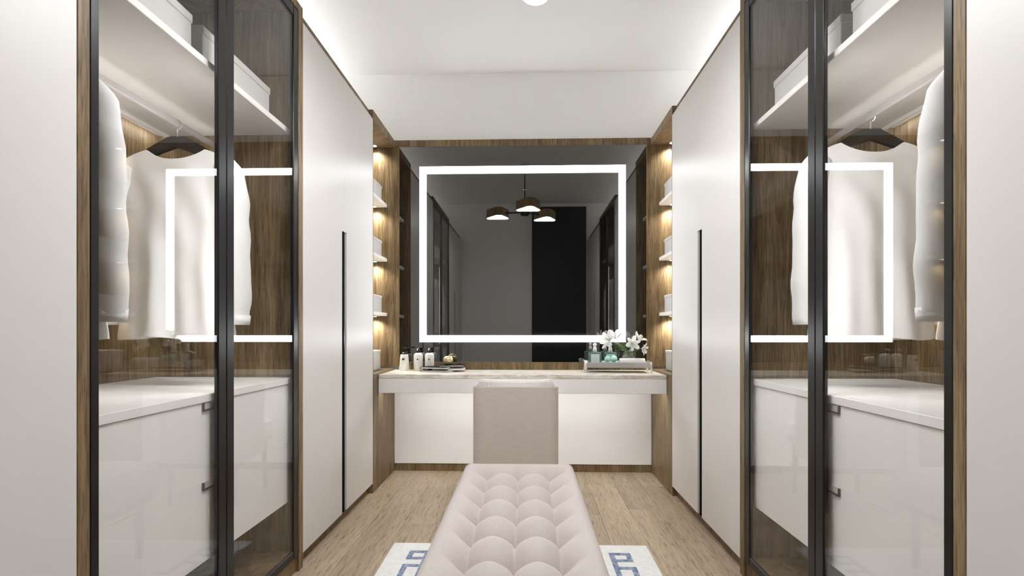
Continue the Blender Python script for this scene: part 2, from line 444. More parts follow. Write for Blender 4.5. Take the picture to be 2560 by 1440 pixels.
# ------------------------------------------------------------------ shirts on hangers
def hanger(label, loc):
    t = thing('clothes_hanger', label, 'hanger', loc, group='black hangers on the rails')
    up = [(-0.034, 0.000), (0.034, 0.000), (0.075, -0.022), (0.205, -0.098), (0.212, -0.112), (0.195, -0.116), (0.115, -0.080), (0.0, -0.040),
          (-0.115, -0.080), (-0.195, -0.116), (-0.212, -0.112), (-0.205, -0.098), (-0.075, -0.022)]
    obj('hanger_body', prism(B(), up[::-1], 'Y', -0.007, 0.007, bev=0.0025), 'plastic_black', t, world=False)
    pts = [(0, 0, -0.004), (0, 0, 0.022)]
    for k in range(13):
        q = -PI * 0.5 + (k / 12) * PI * 1.42
        pts.append((0.017 * math.cos(q) * (1), 0, 0.0460 + 0.0185 * math.sin(q)) if k else (0.0, 0, 0.0275))
    obj('hook', tube(B(), pts, 0.0018, n=8), 'silver', t, world=False, smooth=True, label='thin metal hook')
    return t
def interp(tab, z):
    for (z0, v0), (z1, v1) in zip(tab, tab[1:]):
        if z0 >= z >= z1:
            k = (z0 - z) / (z0 - z1); k = k * k * (3 - 2 * k)
            return v0 + (v1 - v0) * k
    return tab[-1][1] if z < tab[-1][0] else tab[0][1]
def shirt(label, loc, seed):
    """long-sleeved crew-neck top; local z = 0 at the hanger top"""
    t = thing('shirt', label, 'shirt', loc, group='white shirts on hangers')
    rnd = random.Random(seed); ph = [rnd.random() * 6.28 for _ in range(6)]
    Wd = [(-0.05, 0.222), (-0.14, 0.222), (-0.28, 0.210), (-0.50, 0.204), (-0.66, 0.214), (-0.755, 0.226)]
    Dp = [(-0.04, 0.012), (-0.12, 0.034), (-0.30, 0.052), (-0.60, 0.060), (-0.76, 0.066)]
    NU, NV = 56, 40
    def topz(x, front):
        ax = abs(x)
        if ax < 0.112:
            k = ax / 0.112
            return (-0.090 if front else -0.082) + (0.040 if front else 0.032) * k ** 2.2
        k = (ax - 0.112) / (0.222 - 0.112)
        return -0.050 - 0.038 * k - 0.022 * k ** 3
    bm = B(); grids = []
    for front in (True, False):
        g = []
        for j in range(NV + 1):
            row = []
            for i in range(NU + 1):
                u = -1 + 2 * i / NU
                zt = topz(u * 0.222, front)
                zb = -0.757 + 0.006 * math.sin(u * 5 + ph[0])
                z = zt + (zb - zt) * (j / NV)
                w = interp(Wd, z)
                x = u * w
                fade = min(1, max(0, (-0.18 - z) / 0.45))
                d = interp(Dp, z) * max(0.0, 1 - u * u) ** 0.5
                fold = fade * (0.010 * math.sin(u * 7.0 + ph[1]) + 0.007 * math.sin(u * 13 + ph[2] + z * 2)) * max(0, 1 - u ** 6)
                fold += (1 - fade) * 0.004 * math.sin(u * 9 + z * 25 + ph[3]) * max(0, 1 - u ** 4) * min(1, j / 6)
                y = -(d + fold) if front else (d + fold * 0.8)
                if abs(u) > 0.999: y = 0
                row.append(bm.verts.new((x, y, z)))
            g.append(row)
        for j in range(NV):
            for i in range(NU):
                q = (g[j][i], g[j][i + 1], g[j + 1][i + 1], g[j + 1][i])
                bm.faces.new(q if not front else q[::-1])
        grids.append(g)
    bmesh.ops.remove_doubles(bm, verts=bm.verts[:], dist=0.0006)
    obj('torso', bm, 'shirt_white', t, world=False, smooth=True)
    # neck band
    pts = [(x, 0.0, 0) for x in ()]
    for q in range(25):
        u = -1 + 2 * q / 24
        pts.append((u * 0.112, -0.008 * (1 - u * u) - 0.006, topz(u * 0.1119, True) - 0.004))
    obj('neck_band', tube(B(), pts, 0.005, n=6), 'shirt_white', t, world=False, smooth=True)
    for sx in (-1, 1):
        P = [(0.185, -0.105), (0.212, -0.150), (0.230, -0.26), (0.239, -0.40), (0.246, -0.53), (0.251, -0.63), (0.249, -0.700)]
        R = [(0.040, 0.024), (0.052, 0.036), (0.054, 0.042), (0.047, 0.040), (0.042, 0.036), (0.037, 0.032), (0.029, 0.027)]
        path, rad = [], []
        for i in range(len(P) - 1):
            for k in range(5):
                f = k / 5
                z = P[i][1] + (P[i + 1][1] - P[i][1]) * f
                wob = 0.004 * math.sin(z * 38 + ph[4] + sx)
                path.append((sx * (P[i][0] + (P[i + 1][0] - P[i][0]) * f) + wob * 0.5, -0.010 - 0.012 * math.sin(min(1, -z / 0.7) * PI), z))
                wr = 1 + 0.07 * math.sin(z * 55 + ph[5]) * min(1, -z)
                rad.append(((R[i][0] + (R[i + 1][0] - R[i][0]) * f) * wr, (R[i][1] + (R[i + 1][1] - R[i][1]) * f) * wr))
        path.append((sx * P[-1][0], -0.010, P[-1][1])); rad.append(R[-1])
        sl = obj('sleeve', tube(B(), path, rad, n=18, cap=True), 'shirt_white', t, world=False, smooth=True)
        obj('cuff', tube(B(), [(sx * 0.2495, -0.010, -0.672), (sx * 0.249, -0.010, -0.707)], [(0.0335, 0.0305), (0.031, 0.029)], n=18), 'shirt_white', sl, world=False, smooth=True)
    return t
k = 0
for s in (-1, 1):
    for y, w in ((1.891, 'farther'), (1.300, 'nearer')):
        hanger(f'black hanger holding the {w} shirt in the {SIDE[s]} glass wardrobe', (s * 1.280, y, 1.7845))
        shirt(f'{w} white long-sleeved shirt hanging in the {SIDE[s]} glass wardrobe', (s * 1.280, y, 1.7845), 11 + k); k += 1

# ------------------------------------------------------------------ shelf niches beside the mirror
def niche(s):
    t = thing('shelf_niche', f'lit walnut shelf niche beside the mirror, {SIDE[s]} side', 'shelf', (s * 1.25, 3.57, 0))
    bx('side_panel', 'walnut', t, s * (W + 0.001), s * 1.63, Y2, Y2 + 0.014, 0.0, TOP)
    bx('far_panel', 'walnut', t, s * 0.927, s * 1.63, Y3, Y3 + 0.022, 0.79, TOP - 0.048)
    bx('back_panel', 'walnut', t, s * 1.50, s * 1.63, Y2 + 0.014, Y3, 0.79, 2.44)
    bx('top_beam', 'walnut', t, s * W, s * 1.50, Y2 - 0.001, Y3, 2.441, TOP)
    bx('ledge', 'walnut', t, s * W, s * 1.63, Y2 + 0.014, Y3, 0.745, 0.7725)
    bx('lower_panel', 'walnut', t, s * W, s * (W + 0.03), Y2 + 0.014, Y3, 0.0, 0.745)
    zs = (1.988, 1.578, 1.167)
    for z in zs:
        bx('shelf', 'white_board', t, s * 1.020, s * 1.50, Y2 + 0.014, Y3, z, z + 0.024)
    for z in (2.441,) + zs:
        c = (s * 1.105, Y3 - 0.050, z)
        pk = obj('spot_lamp', lathe(B(), [(0.024, 0.0), (0.024, -0.006), (0.020, -0.006)], c=c), 'chrome_white', t, smooth=False)
        obj('lens', lathe(B(), [(0.019, -0.0062), (0.019, -0.0068)], c=c), 'puck_light', pk)
        ld = bpy.data.lights.new('spot_light', 'SPOT'); ld.energy = PUCK * 9; ld.color = (1.0, 0.96, 0.86)
        ld.spot_size = 2.5; ld.spot_blend = 1.0; ld.shadow_soft_size = 0.018
        lo = bpy.data.objects.new('spot_light', ld); C.objects.link(lo)
        lo.parent = pk; lo.location = Vector(c) + Vector((0, 0, -0.010)) - OFF[pk]
    return t
LV = ('top', 'second', 'third')
for s in (-1, 1):
    niche(s)
    for z, w in zip((2.012, 1.602, 1.191), LV):
        lid_box('small_box', f'small white lidded box on the {w} shelf of the {SIDE[s]} niche', s * 1.045, s * 1.32, 3.40, 3.800, z, z + 0.125, 0.022, 'boxes in the shelf niches')
    lid_box('small_box', f'white box on the desk-height ledge of the {SIDE[s]} niche', s * 1.045, s * 1.32, 3.40, 3.765, 0.7725, 0.915, 0.022, 'boxes in the shelf niches')

# ------------------------------------------------------------------ vanity wall
v = thing('vanity_surround', 'walnut surround with white lower panel around the mirror wall', 'surround', (0, Y3, 0))
bx('header', 'walnut', v, -0.963, 0.963, Y3, Y3 + 0.022, TOP - 0.0475, TOP)
bx('splash_strip', 'walnut', v, -0.926, 0.926, Y3, Y3 + 0.022, 0.764, 0.821)
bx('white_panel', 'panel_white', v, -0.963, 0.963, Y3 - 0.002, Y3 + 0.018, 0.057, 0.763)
bx('toe_kick', 'walnut', v, -0.963, 0.963, Y3 + 0.004, Y3 + 0.022, 0.0, 0.0565)

mi = thing('led_mirror', 'large grey mirror with a glowing rectangular light frame', 'mirror', (0, Y3, 0.822))
bx('glass', 'mirror', mi, -0.9255, 0.9255, Y3 + 0.006, Y3 + 0.026, 0.8215, TOP - 0.0478, bev=0)
bm = B(); z0, z1, q = 0.972, 2.292, 0.050
for a_ in ((-0.772, 0.772, z1 - q, z1), (-0.772, 0.772, z0, z0 + q), (-0.772, -0.772 + q, z0 + q, z1 - q), (0.772 - q, 0.772, z0 + q, z1 - q)):
    box(bm, a_[0], a_[1], Y3 - 0.006, Y3 + 0.0058, a_[2], a_[3], bev=0)
obj('light_frame', bm, 'led_light', mi, label='glowing white light frame')

dk = thing('vanity_desk', 'floating vanity desk with travertine top and white apron', 'desk', (0, 3.63, 0.637))
bx('desktop', 'marble', dk, -W + 0.001, W - 0.001, 3.420, Y3 - 0.003, 0.735, 0.762, bev=0.003)
obj('apron', box(box(B(), -W + 0.001, W - 0.001, 3.422, 3.440, 0.637, 0.7345), -W + 0.001, W - 0.001, 3.440, Y3 - 0.003, 0.660, 0.7345), 'panel_white', dk)

bx('fill_strip', 'fill_desk', dk, -0.93, 0.93, 3.4425, 3.4625, 0.652, 0.6595, bev=0)  # added strip, hidden by the apron, brightens the panel under the desk

# ------------------------------------------------------------------ tufted bench
bn = thing('tufted_bench', 'long tufted bench in pale pink-beige fabric on the rug', 'bench', (0, 1.652, 0.011))
yb0, yb1, hw, ZT = 0.932, 2.372, 0.250, 0.452
cols = (-0.131, 0.0, 0.131); rows = [1.064 + 0.168 * i for i in range(8)]
def cell(p, ks, e0, e1):
    if p <= ks[0]: return math.sin(PI / 2 * min(1, (ks[0] - p) / (ks[0] - e0)))
    if p >= ks[-1]: return math.sin(PI / 2 * min(1, (p - ks[-1]) / (e1 - ks[-1])))
    for a_, c_ in zip(ks, ks[1:]):
        if a_ <= p <= c_: return math.sin(PI * (p - a_) / (c_ - a_))
def btop(x, y):
    su = max(0.0, cell(x, cols, -hw, hw)) ** 0.6; sv = max(0.0, cell(y, rows, yb0, yb1)) ** 0.6
    A = 0.072
    h = 0.50 * su * sv + 0.50 * (su + sv - su * sv)
    # creases die out towards the edges of the seat
    for o_ in (abs(x) - cols[-1]) / (hw - cols[-1]), (rows[0] - y) / (rows[0] - yb0), (y - rows[-1]) / (yb1 - rows[-1]):
        if o_ > 0:
            k_ = min(1.0, o_ * 1.45); k_ = k_ * k_ * (3 - 2 * k_); h += (0.92 - h) * k_
    nx = min(cols, key=lambda c: abs(c - x)); ny = min(rows, key=lambda c: abs(c - y))
    z = ZT - A + A * h - 0.034 * math.exp(-math.hypot(x - nx, y - ny) / 0.028)
    r = 0.032
    for dd in (hw - abs(x), y - yb0, yb1 - y):
        if dd < r: z -= r - math.sqrt(max(0, r * r - (r - dd) ** 2))
    return z
bm = B(); NX, NY = 84, 224
def warp(t, n, lo, hi):
    f = t / n; return lo + (hi - lo) * f
xs = [-hw + 2 * hw * (0.5 - 0.5 * math.cos(PI * i / NX)) * 0.35 + 2 * hw * i / NX * 0.65 for i in range(NX + 1)]
ys = [yb0 + (yb1 - yb0) * i / NY for i in range(NY + 1)]
g = [[bm.verts.new((x, y, btop(x, y))) for x in xs] for y in ys]
for j in range(NY):
    for i in range(NX): bm.faces.new((g[j][i], g[j][i + 1], g[j + 1][i + 1], g[j + 1][i]))
loop = g[0][:] + [r_[-1] for r_ in g[1:]] + g[-1][-2::-1] + [r_[0] for r_ in g[-2:0:-1]]
low = [bm.verts.new((w_.co.x, w_.co.y, 0.30)) for w_ in loop]
for i in range(len(loop)):
    k_ = (i + 1) % len(loop); bm.faces.new((loop[i], low[i], low[k_], loop[k_]))
bm.faces.new(low[::-1])
bmesh.ops.recalc_face_normals(bm, faces=bm.faces[:])
cu = obj('cushion', bm, 'bench_fabric', bn, smooth=True)
md = cu.data
bm0 = sphere(B(), (0, 0, 0), 0.009, 12, 8, (1, 1, 0.6))
b0 = obj('button', bm0, 'bench_fabric', cu, world=False, smooth=True)
first = True
for y in rows:
    for x in cols:
        o = b0 if first else b0.copy()
        if not first: C.objects.link(o)
        first = False
        o.location = Vector((x, y, btop(x, y) + 0.001)) - OFF[bn]
bx('base_frame', 'walnut', bn, -0.235, 0.235, yb0 + 0.02, yb1 - 0.02, 0.262, 0.2995)
for x in (-0.20, 0.20):
    for y in (yb0 + 0.07, yb1 - 0.07):
        obj('leg', tube(B(), [(x, y, 0.0115), (x, y, 0.262)], [0.013, 0.021], n=16), 'walnut', bn, smooth=False)

# ------------------------------------------------------------------ vanity chair (seen from behind)
ch = thing('vanity_chair', 'low linen-backed chair with pale inner pad, pulled up to the desk', 'chair', (-0.030, 3.10, 0.0))
def ushape(wd, dep, r, n=8, side=True):
    """plan of a tub back: open towards +y"""
    pts = [(-wd, dep)]
    for k_ in range(n + 1):
        q_ = PI + (PI / 2) * k_ / n; pts.append((-wd + r + r * math.cos(q_), r + r * math.sin(q_)))
    for k_ in range(n + 1):
        q_ = 1.5 * PI + (PI / 2) * k_ / n; pts.append((wd - r + r * math.cos(q_), r + r * math.sin(q_)))
    pts.append((wd, dep)); return pts
def shell(bm, outer, inner, z0, z1, bev=0.008):
    poly = outer + inner[::-1]
    return prism(bm, poly, 'Z', z0, z1, bev=bev)
o_ = ushape(0.252, 0.30, 0.060); i_ = ushape(0.232, 0.30, 0.045); i_ = [(x, y + 0.020) for x, y in i_]; i_[0] = (-0.232, 0.30); i_[-1] = (0.232, 0.30)
obj('back_shell', shell(B(), [(x, y - 0.13) for x, y in o_], [(x, y - 0.13) for x, y in i_], 0.27, 0.728, bev=0.004), 'linen', ch, world=False, label='woven grey-beige linen back')
o2 = [(x * 0.905, y) for x, y in ushape(0.253, 0.26, 0.10, n=10)]
bm = B()
def arc(y0, sag, w_, n=18): return [(-w_ + 2 * w_ * k_ / n, y0 + sag * (2 * k_ / n - 1) ** 2 + (0.03 * max(0, abs(2 * k_ / n - 1) - 0.72) / 0.28)) for k_ in range(n + 1)]
po = arc(-0.108, 0.055, 0.229); pi_ = [(x * 0.93, y + 0.055) for x, y in po]
obj('back_pad', prism(B(), po + pi_[::-1], 'Z', 0.40, 0.764, bev=0.010), 'pad_fabric', ch, world=False, label='pale inner back pad')
obj('seat', box(B(), -0.228, 0.228, -0.045, 0.33, 0.36, 0.47, bev=0.02), 'pad_fabric', ch, world=False)
obj('seat_frame', box(B(), -0.225, 0.225, -0.10, 0.32, 0.325, 0.359, bev=0.004), 'linen', ch, world=False)
for x in (-0.20, 0.20):
    for y in (-0.075, 0.28):
        obj('leg', tube(B(), [(x, y, 0.0), (x * 0.95, y, 0.326)], [0.012, 0.018], n=14), 'walnut', ch, world=False)

# ------------------------------------------------------------------ rug with key pattern
rg = thing('rug', 'white rug with blue Greek key border under the bench', 'rug', (0, 1.55, 0))
bx('pile', 'rug_pile', rg, -0.618, 0.618, 0.56, 2.512, 0.0005, 0.010, bev=0.003)
zr0, zr1 = 0.0102, 0.0114
w_ = 0.024
for s in (-1, 1):
    y = 2.420
    while y > 0.85:
        bm = B()
        def bar(xa, xb, ya, yb_): box(bm, xa, xb, ya, yb_, zr0, zr1, bev=0)
        i0, o0 = s * 0.419, s * 0.519
        # closed square with a stem, then an open bracket
        bar(i0, o0, y - w_, y); bar(i0, o0, y - 0.092, y - 0.092 + w_)
        bar(i0, i0 + s * w_, y - 0.092 + w_, y - w_); bar(o0 - s * w_, o0, y - 0.092 + w_, y - w_)
        bar(i0, i0 + s * w_, y - 0.142, y - 0.092)
        bar(i0, o0, y - 0.142 - w_, y - 0.142); bar(o0 - s * w_, o0, y - 0.27, y - 0.142 - w_); bar(i0, i0 + s * w_, y - 0.27, y - 0.142 - w_)
        bar(i0 - s * 0.05, i0, y - 0.27, y - 0.27 + w_)
        obj('key_motif', bm, 'rug_blue', rg, label='blue Greek key motif')
        y -= 0.32

# ------------------------------------------------------------------ pendant lamp
pdn = thing('pendant_lamp', 'ceiling lamp with three rounded wooden shades and white diffusers', 'lamp', (0.013, 1.72, 2.40))
def rtri(cx, cy, w, d, r, n=8):
    """rounded triangle, flat side towards -y"""
    A = [Vector((-w / 2 + r, -d / 2 + r)), Vector((w / 2 - r, -d / 2 + r)), Vector((0.02, d / 2 - r * 1.25))]
    R = (r, r, r * 1.25); out_ = []
    for i in range(3):
        p0, p1, p2 = A[i - 1], A[i], A[(i + 1) % 3]
        e1 = (p1 - p0).normalized(); e2 = (p2 - p1).normalized()
        a0 = math.atan2(-e1.x, e1.y); a1 = math.atan2(-e2.x, e2.y)
        n0 = math.atan2(-e1.x, e1.y) ; 
        s0 = math.atan2(-e1.x, e1.y); 
        q0 = math.atan2(-e1.x * 1.0, e1.y)
        # outward normal of a counter-clockwise polygon is (ey, -ex)
        t0 = math.atan2(-e1.x, e1.y); t1 = math.atan2(-e2.x, e2.y)
        while t1 < t0: t1 += 2 * PI
        for k_ in range(n + 1):
            q_ = t0 + (t1 - t0) * k_ / n
            out_.append((cx + p1.x + R[i] * math.cos(q_), cy + p1.y + R[i] * math.sin(q_)))
    return out_
heads = ((0.052, 2.018, 0.275, 0.235), (-0.314, 1.604, 0.270, 0.225), (0.254, 1.490, 0.270, 0.235))
for (x, y, w2, d2) in heads:
    hp = rtri(x, y, w2, d2, 0.045); ip = rtri(x, y, w2 - 0.014, d2 - 0.014, 0.038)
    bm = prism(B(), hp, 'Z', 2.412, 2.510)
    shd = obj('shade', bm, 'lamp_wood', pdn)
    obj('diffuser', prism(B(), ip, 'Z', 2.4065, 2.4118), 'lamp_light', shd, label='white glowing diffuser')
    dx, dy = x - 0.013, y - 1.72; ln = math.hypot(dx, dy)
    obj('arm', tube(B(), [(0.013 + dx * 0.12, 1.72 + dy * 0.12, 2.440), (0.013 + dx * (1 - 0.10 / ln), 1.72 + dy * (1 - 0.10 / ln), 2.450)], 0.009, n=12), 'black_matte', pdn)
obj('hub', lathe(B(), [(0.040, 0), (0.050, 0.006), (0.050, 0.054), (0.040, 0.060)], c=(0.013, 1.72, 2.402)), 'black_matte', pdn, smooth=False)
obj('stem', tube(B(), [(0.013, 1.72, 2.46), (0.013, 1.72, CEIL - 0.018)], 0.006, n=10), 'black_matte', pdn)
obj('canopy', lathe(B(), [(0.050, 0), (0.052, 0.012), (0.052, 0.0185)], c=(0.013, 1.72, CEIL - 0.019)), 'bronze_light', pdn)

dl = thing('downlight', 'small round recessed ceiling downlight seen in the mirror', 'downlight', (0.004, 0.645, CEIL - 0.008))
obj('trim_ring', lathe(B(), [(0.040, 0.0075), (0.040, 0.002), (0.030, 0.0), (0.028, 0.0075)], c=(0.004, 0.645, CEIL - 0.008)), 'bronze_light', dl)
obj('lens', lathe(B(), [(0.027, 0.003), (0.027, 0.0072)], c=(0.004, 0.645, CEIL - 0.008)), 'downlight_glow', dl)

for s in (-1, 1):
    c_ = thing('fill_cove', f'added unseen fill light strip lying on top of the {SIDE[s]} wardrobes', 'light strip', (s * 1.56, 1.85, TOP))
    bm = B()
    box(bm, s * 1.550, s * 1.556, -0.10, 3.80, TOP + 0.0005, TOP + 0.150, bev=0); box(bm, s * 1.556, s * 1.566, -0.10, 3.80, TOP + 0.144, TOP + 0.150, bev=0)
    obj('channel', bm, 'rod_white', c_)  # added unseen strip; channel turns its light towards the wall
    bx('diffuser', 'fill_cove', c_, s * 1.5565, s * 1.5655, -0.095, 3.795, TOP + 0.012, TOP + 0.143, bev=0)

# ------------------------------------------------------------------ things on the desk
ZD = 0.7622
def pump_bottle(x, y, label, kind):
    t = thing('lotion_bottle', label, 'bottle', (x, y, ZD), group='lotion bottles on the desk')
    if kind == 'cone':
        obj('bottle_body', lathe(B(), [(0.036, 0), (0.0385, 0.003), (0.029, 0.112), (0.026, 0.119), (0.010, 0.1195)]), 'ceramic', t, world=False, smooth=True)
        obj('pump_collar', lathe(B(), [(0.019, 0.1200), (0.019, 0.128), (0.012, 0.136), (0.006, 0.137), (0.006, 0.158)]), 'plastic_black', t, world=False)
        hd = obj('pump_head', lathe(B(), [(0.014, 0.1585), (0.015, 0.165), (0.013, 0.170)]), 'plastic_black', t, world=False)
        obj('spout', tube(B(), [(0.008, 0, 0.1655), (0.052, 0.004, 0.168)], [0.005, 0.0035], n=8), 'plastic_black', hd, world=False)
        obj('logo', box(B(), -0.009, 0.009, -0.0338, -0.0325, 0.078, 0.092, bev=0), 'logo_ink', t, world=False)
    else:
        obj('bottle_body', lathe(B(), [(0.031, 0), (0.034, 0.004), (0.034, 0.112), (0.030, 0.122), (0.020, 0.129), (0.012, 0.130)]), 'ceramic', t, world=False, smooth=True)
        obj('pump_collar', lathe(B(), [(0.012, 0.1305), (0.012, 0.140), (0.005, 0.141), (0.005, 0.150)]), 'plastic_black', t, world=False)
        hd = obj('pump_head', lathe(B(), [(0.012, 0.1505), (0.012, 0.164), (0.010, 0.166)]), 'plastic_black', t, world=False)
        obj('spout', tube(B(), [(0.0, -0.010, 0.160), (0.002, -0.040, 0.159), (0.002, -0.043, 0.150)], 0.0038, n=8), 'chrome_white', hd, world=False)
        obj('logo', lathe(B(), [(0.006, 0), (0.006, 0.0006)], n=14), 'logo_ink', t, world=False)
        lg = [c for c in t.children if c.name.startswith('logo')][0]
        lg.rotation_euler = (PI / 2, 0, 0); lg.location = (0.002, -0.0338, 0.083)
pump_bottle(-0.874, 3.780, 'tapered cream bottle with black pump head near the left niche', 'cone')
pump_bottle(-0.772, 3.790, 'slim cream pump bottle, middle of the three bottles', 'slim')
pump_bottle(-0.688, 3.792, 'slim cream pump bottle behind the books', 'slim')

def book(label, x, y, z, w, d, h, rot, cover, mark=False):
    t = thing('book', label, 'book', (x, y, z), rot, group='books on the desk')
    obj('cover', box(box(box(B(), -w / 2, w / 2, -d / 2, d / 2, 0, 0.002, bev=0), -w / 2, w / 2, -d / 2, d / 2, h - 0.002, h, bev=0), -w / 2, -w / 2 + 0.002, -d / 2, d / 2, 0.002, h - 0.002, bev=0), cover, t, world=False)
    obj('pages', box(B(), -w / 2 + 0.0025, w / 2 - 0.003, -d / 2 + 0.003, d / 2 - 0.003, 0.0022, h - 0.0022, bev=0), 'paper', t, world=False)
book('grey-green book at the bottom of the stack', -0.600, 3.685, ZD, 0.225, 0.155, 0.011, -0.30, 'book_grey')
book('white magazine poking out of the book stack', -0.530, 3.715, ZD + 0.0112, 0.230, 0.150, 0.010, 0.08, 'paper')
book('black book with dark spine in the middle of the stack', -0.615, 3.690, ZD + 0.0214, 0.200, 0.140, 0.013, -0.30, 'book_black')
book('thin black book on top of the stack, under the apple', -0.515, 3.735, ZD + 0.0346, 0.180, 0.130, 0.011, 0.16, 'book_black')
t = thing('decor_apple', 'small golden apple ornament standing on the books', 'ornament', (-0.538, 3.730, ZD + 0.0457))
obj('apple_body', lathe(B(), [(0.006, 0.004), (0.018, 0.0005), (0.030, 0.012), (0.037, 0.034), (0.034, 0.052), (0.022, 0.063), (0.010, 0.064), (0.003, 0.058)]), 'gold_apple', t, world=False, smooth=True)
obj('stem', tube(B(), [(0, 0, 0.056), (0.003, 0, 0.066), (0.012, 0, 0.076)], 0.0025, n=8), 'gold_apple', t, world=False)
lf = B(); vs = [lf.verts.new(p) for p in ((0.006, 0, 0.068), (0.018, -0.008, 0.074), (0.036, 0, 0.080), (0.018, 0.008, 0.078))]; lf.faces.new(vs)
ext = bmesh.ops.extrude_face_region(lf, geom=lf.faces[:]); bmesh.ops.translate(lf, verts=[q for q in ext['geom'] if isinstance(q, bmesh.types.BMVert)], vec=(0, 0, 0.0015))
obj('leaf', lf, 'gold_apple', t, world=False)

# tray
TX, TY, TR = 0.684, 3.695, -0.06
t = thing('tray', 'silver footed tray holding perfume and flowers on the desk', 'tray', (TX, TY, ZD), TR)
hx, hy = 0.222, 0.090
obj('tray_base', box(B(), -hx, hx, -hy, hy, 0.034, 0.040, bev=0.002), 'silver', t, world=False)
for a_ in ((-hx, hx, -hy, -hy + 0.004), (-hx, hx, hy - 0.004, hy)):
    obj('rim', box(B(), a_[0], a_[1], a_[2], a_[3], 0.040, 0.072, bev=0.001), 'silver', t, world=False)
for sx in (-1, 1):
    obj('rim', prism(B(), [(-hy + 0.004, 0.040), (hy - 0.004, 0.040), (hy - 0.004, 0.072), (0.04, 0.082), (-0.04, 0.082), (-hy + 0.004, 0.072)], 'X', sx * hx, sx * (hx - 0.004)), 'silver', t, world=False)
    for sy in (-1, 1):
        obj('foot', tube(B(), [(sx * (hx + 0.004), sy * (hy - 0.008), 0.076), (sx * (hx + 0.001), sy * (hy - 0.006), 0.056), (sx * (hx + 0.003), sy * (hy - 0.004), 0.026), (sx * (hx + 0.009), sy * (hy), 0.0)], [0.007, 0.0085, 0.008, 0.006], n=10), 'silver', t, world=False, smooth=True)
def on_tray(dx, dy):
    return (TX + dx * math.cos(TR) - dy * math.sin(TR), TY + dx * math.sin(TR) + dy * math.cos(TR), ZD + 0.0403)

def perfume(label, dx, dy, lab):
    t = thing('perfume_bottle', label, 'bottle', on_tray(dx, dy), 0.0, group='perfume bottles on the tray')
    obj('flask', box(B(), -0.046, 0.046, -0.021, 0.021, 0.0, 0.100, bev=0.007), 'perfume_teal', t, world=False)
    obj('collar', box(B(), -0.016, 0.016, -0.012, 0.012, 0.1005, 0.106, bev=0.001), 'silver', t, world=False)
    st_ = obj('stopper', lathe(B(), [(0.014, 0.1065), (0.014, 0.122), (0.009, 0.138), (0.007, 0.142)]), 'stopper', t, world=False, smooth=True)
    obj('stopper_ball', sphere(B(), (0, 0, 0.152), 0.0135), 'stopper', st_, world=False, smooth=True)
    obj('label_patch', box(B(), -0.031, 0.031, -0.0222, -0.0212, 0.012, 0.086, bev=0), 'perfume_label' if lab else 'mint', t, world=False, label='pale mint paper label')
perfume('teal glass perfume bottle with pale label at the tray end', -0.158, 0.010, True)
perfume('teal glass perfume bottle behind the mint bath bombs', -0.046, 0.028, False)
for i, (dx, dy, r_, z_) in enumerate(((-0.095, -0.034, 0.024, 0), (-0.052, -0.042, 0.023, 0), (-0.008, -0.034, 0.024, 0), (-0.072, -0.034, 0.022, 0.036), (-0.026, -0.036, 0.024, 0.037))):
    c0 = on_tray(dx, dy)
    w2 = ('leftmost', 'front middle', 'rightmost', 'upper left', 'upper right')[i]
    t = obj('bath_bomb', lathe(B(), [(r_ * 0.55, 0), (r_ * 0.95, r_ * 0.4), (r_, r_ * 0.8), (r_ * 0.8, r_ * 1.3), (r_ * 0.4, r_ * 1.65), (0.001, r_ * 1.75)], n=14), 'mint', smooth=True)
    t.location = (c0[0], c0[1], c0[2] + z_)
    tag(t, f'small mint-green bath bomb on the silver tray, {w2} of the heap', 'bath bomb', 'mint bath bombs')
c0 = on_tray(0.098, -0.0540)
t = thing('rolled_towel', 'rolled white towel lying at the front of the tray', 'towel', (c0[0], c0[1], c0[2]), TR)
obj('roll', tube(B(), [(-0.088, 0, 0.0305), (-0.084, 0, 0.0305), (0.084, 0, 0.0305), (0.088, 0, 0.0305)], [0.027, 0.030, 0.030, 0.027], n=24), 'towel', t, world=False, smooth=True)
bm = B(); prev = None
sp = [( -0.0885, 0.024 * (1 - k_ / 40) * math.cos(k_ * 0.45), 0.0305 + 0.024 * (1 - k_ / 40) * math.sin(k_ * 0.45)) for k_ in range(34)]
obj('fold_edge', tube(bm, sp, 0.0018, n=6), 'towel', t, world=False, smooth=True)

# vase with lilies
c0 = on_tray(0.084, 0.033)
VX, VY, VZ = c0
t = thing('glass_vase', 'round clear glass vase at the back of the tray', 'vase', c0)
obj('vase_body', lathe(B(), [(0.030, 0.0), (0.044, 0.010), (0.054, 0.038), (0.053, 0.062), (0.044, 0.090), (0.043, 0.104), (0.050, 0.118), (0.048, 0.118), (0.041, 0.104), (0.042, 0.090), (0.051, 0.062), (0.052, 0.038), (0.042, 0.012), (0.002, 0.006)], cap=False), 'vase_glass', t, world=False, smooth=True)
obj('water', lathe(B(), [(0.040, 0.0135), (0.0505, 0.038), (0.0497, 0.062), (0.046, 0.074)]), 'water', t, world=False, smooth=True)

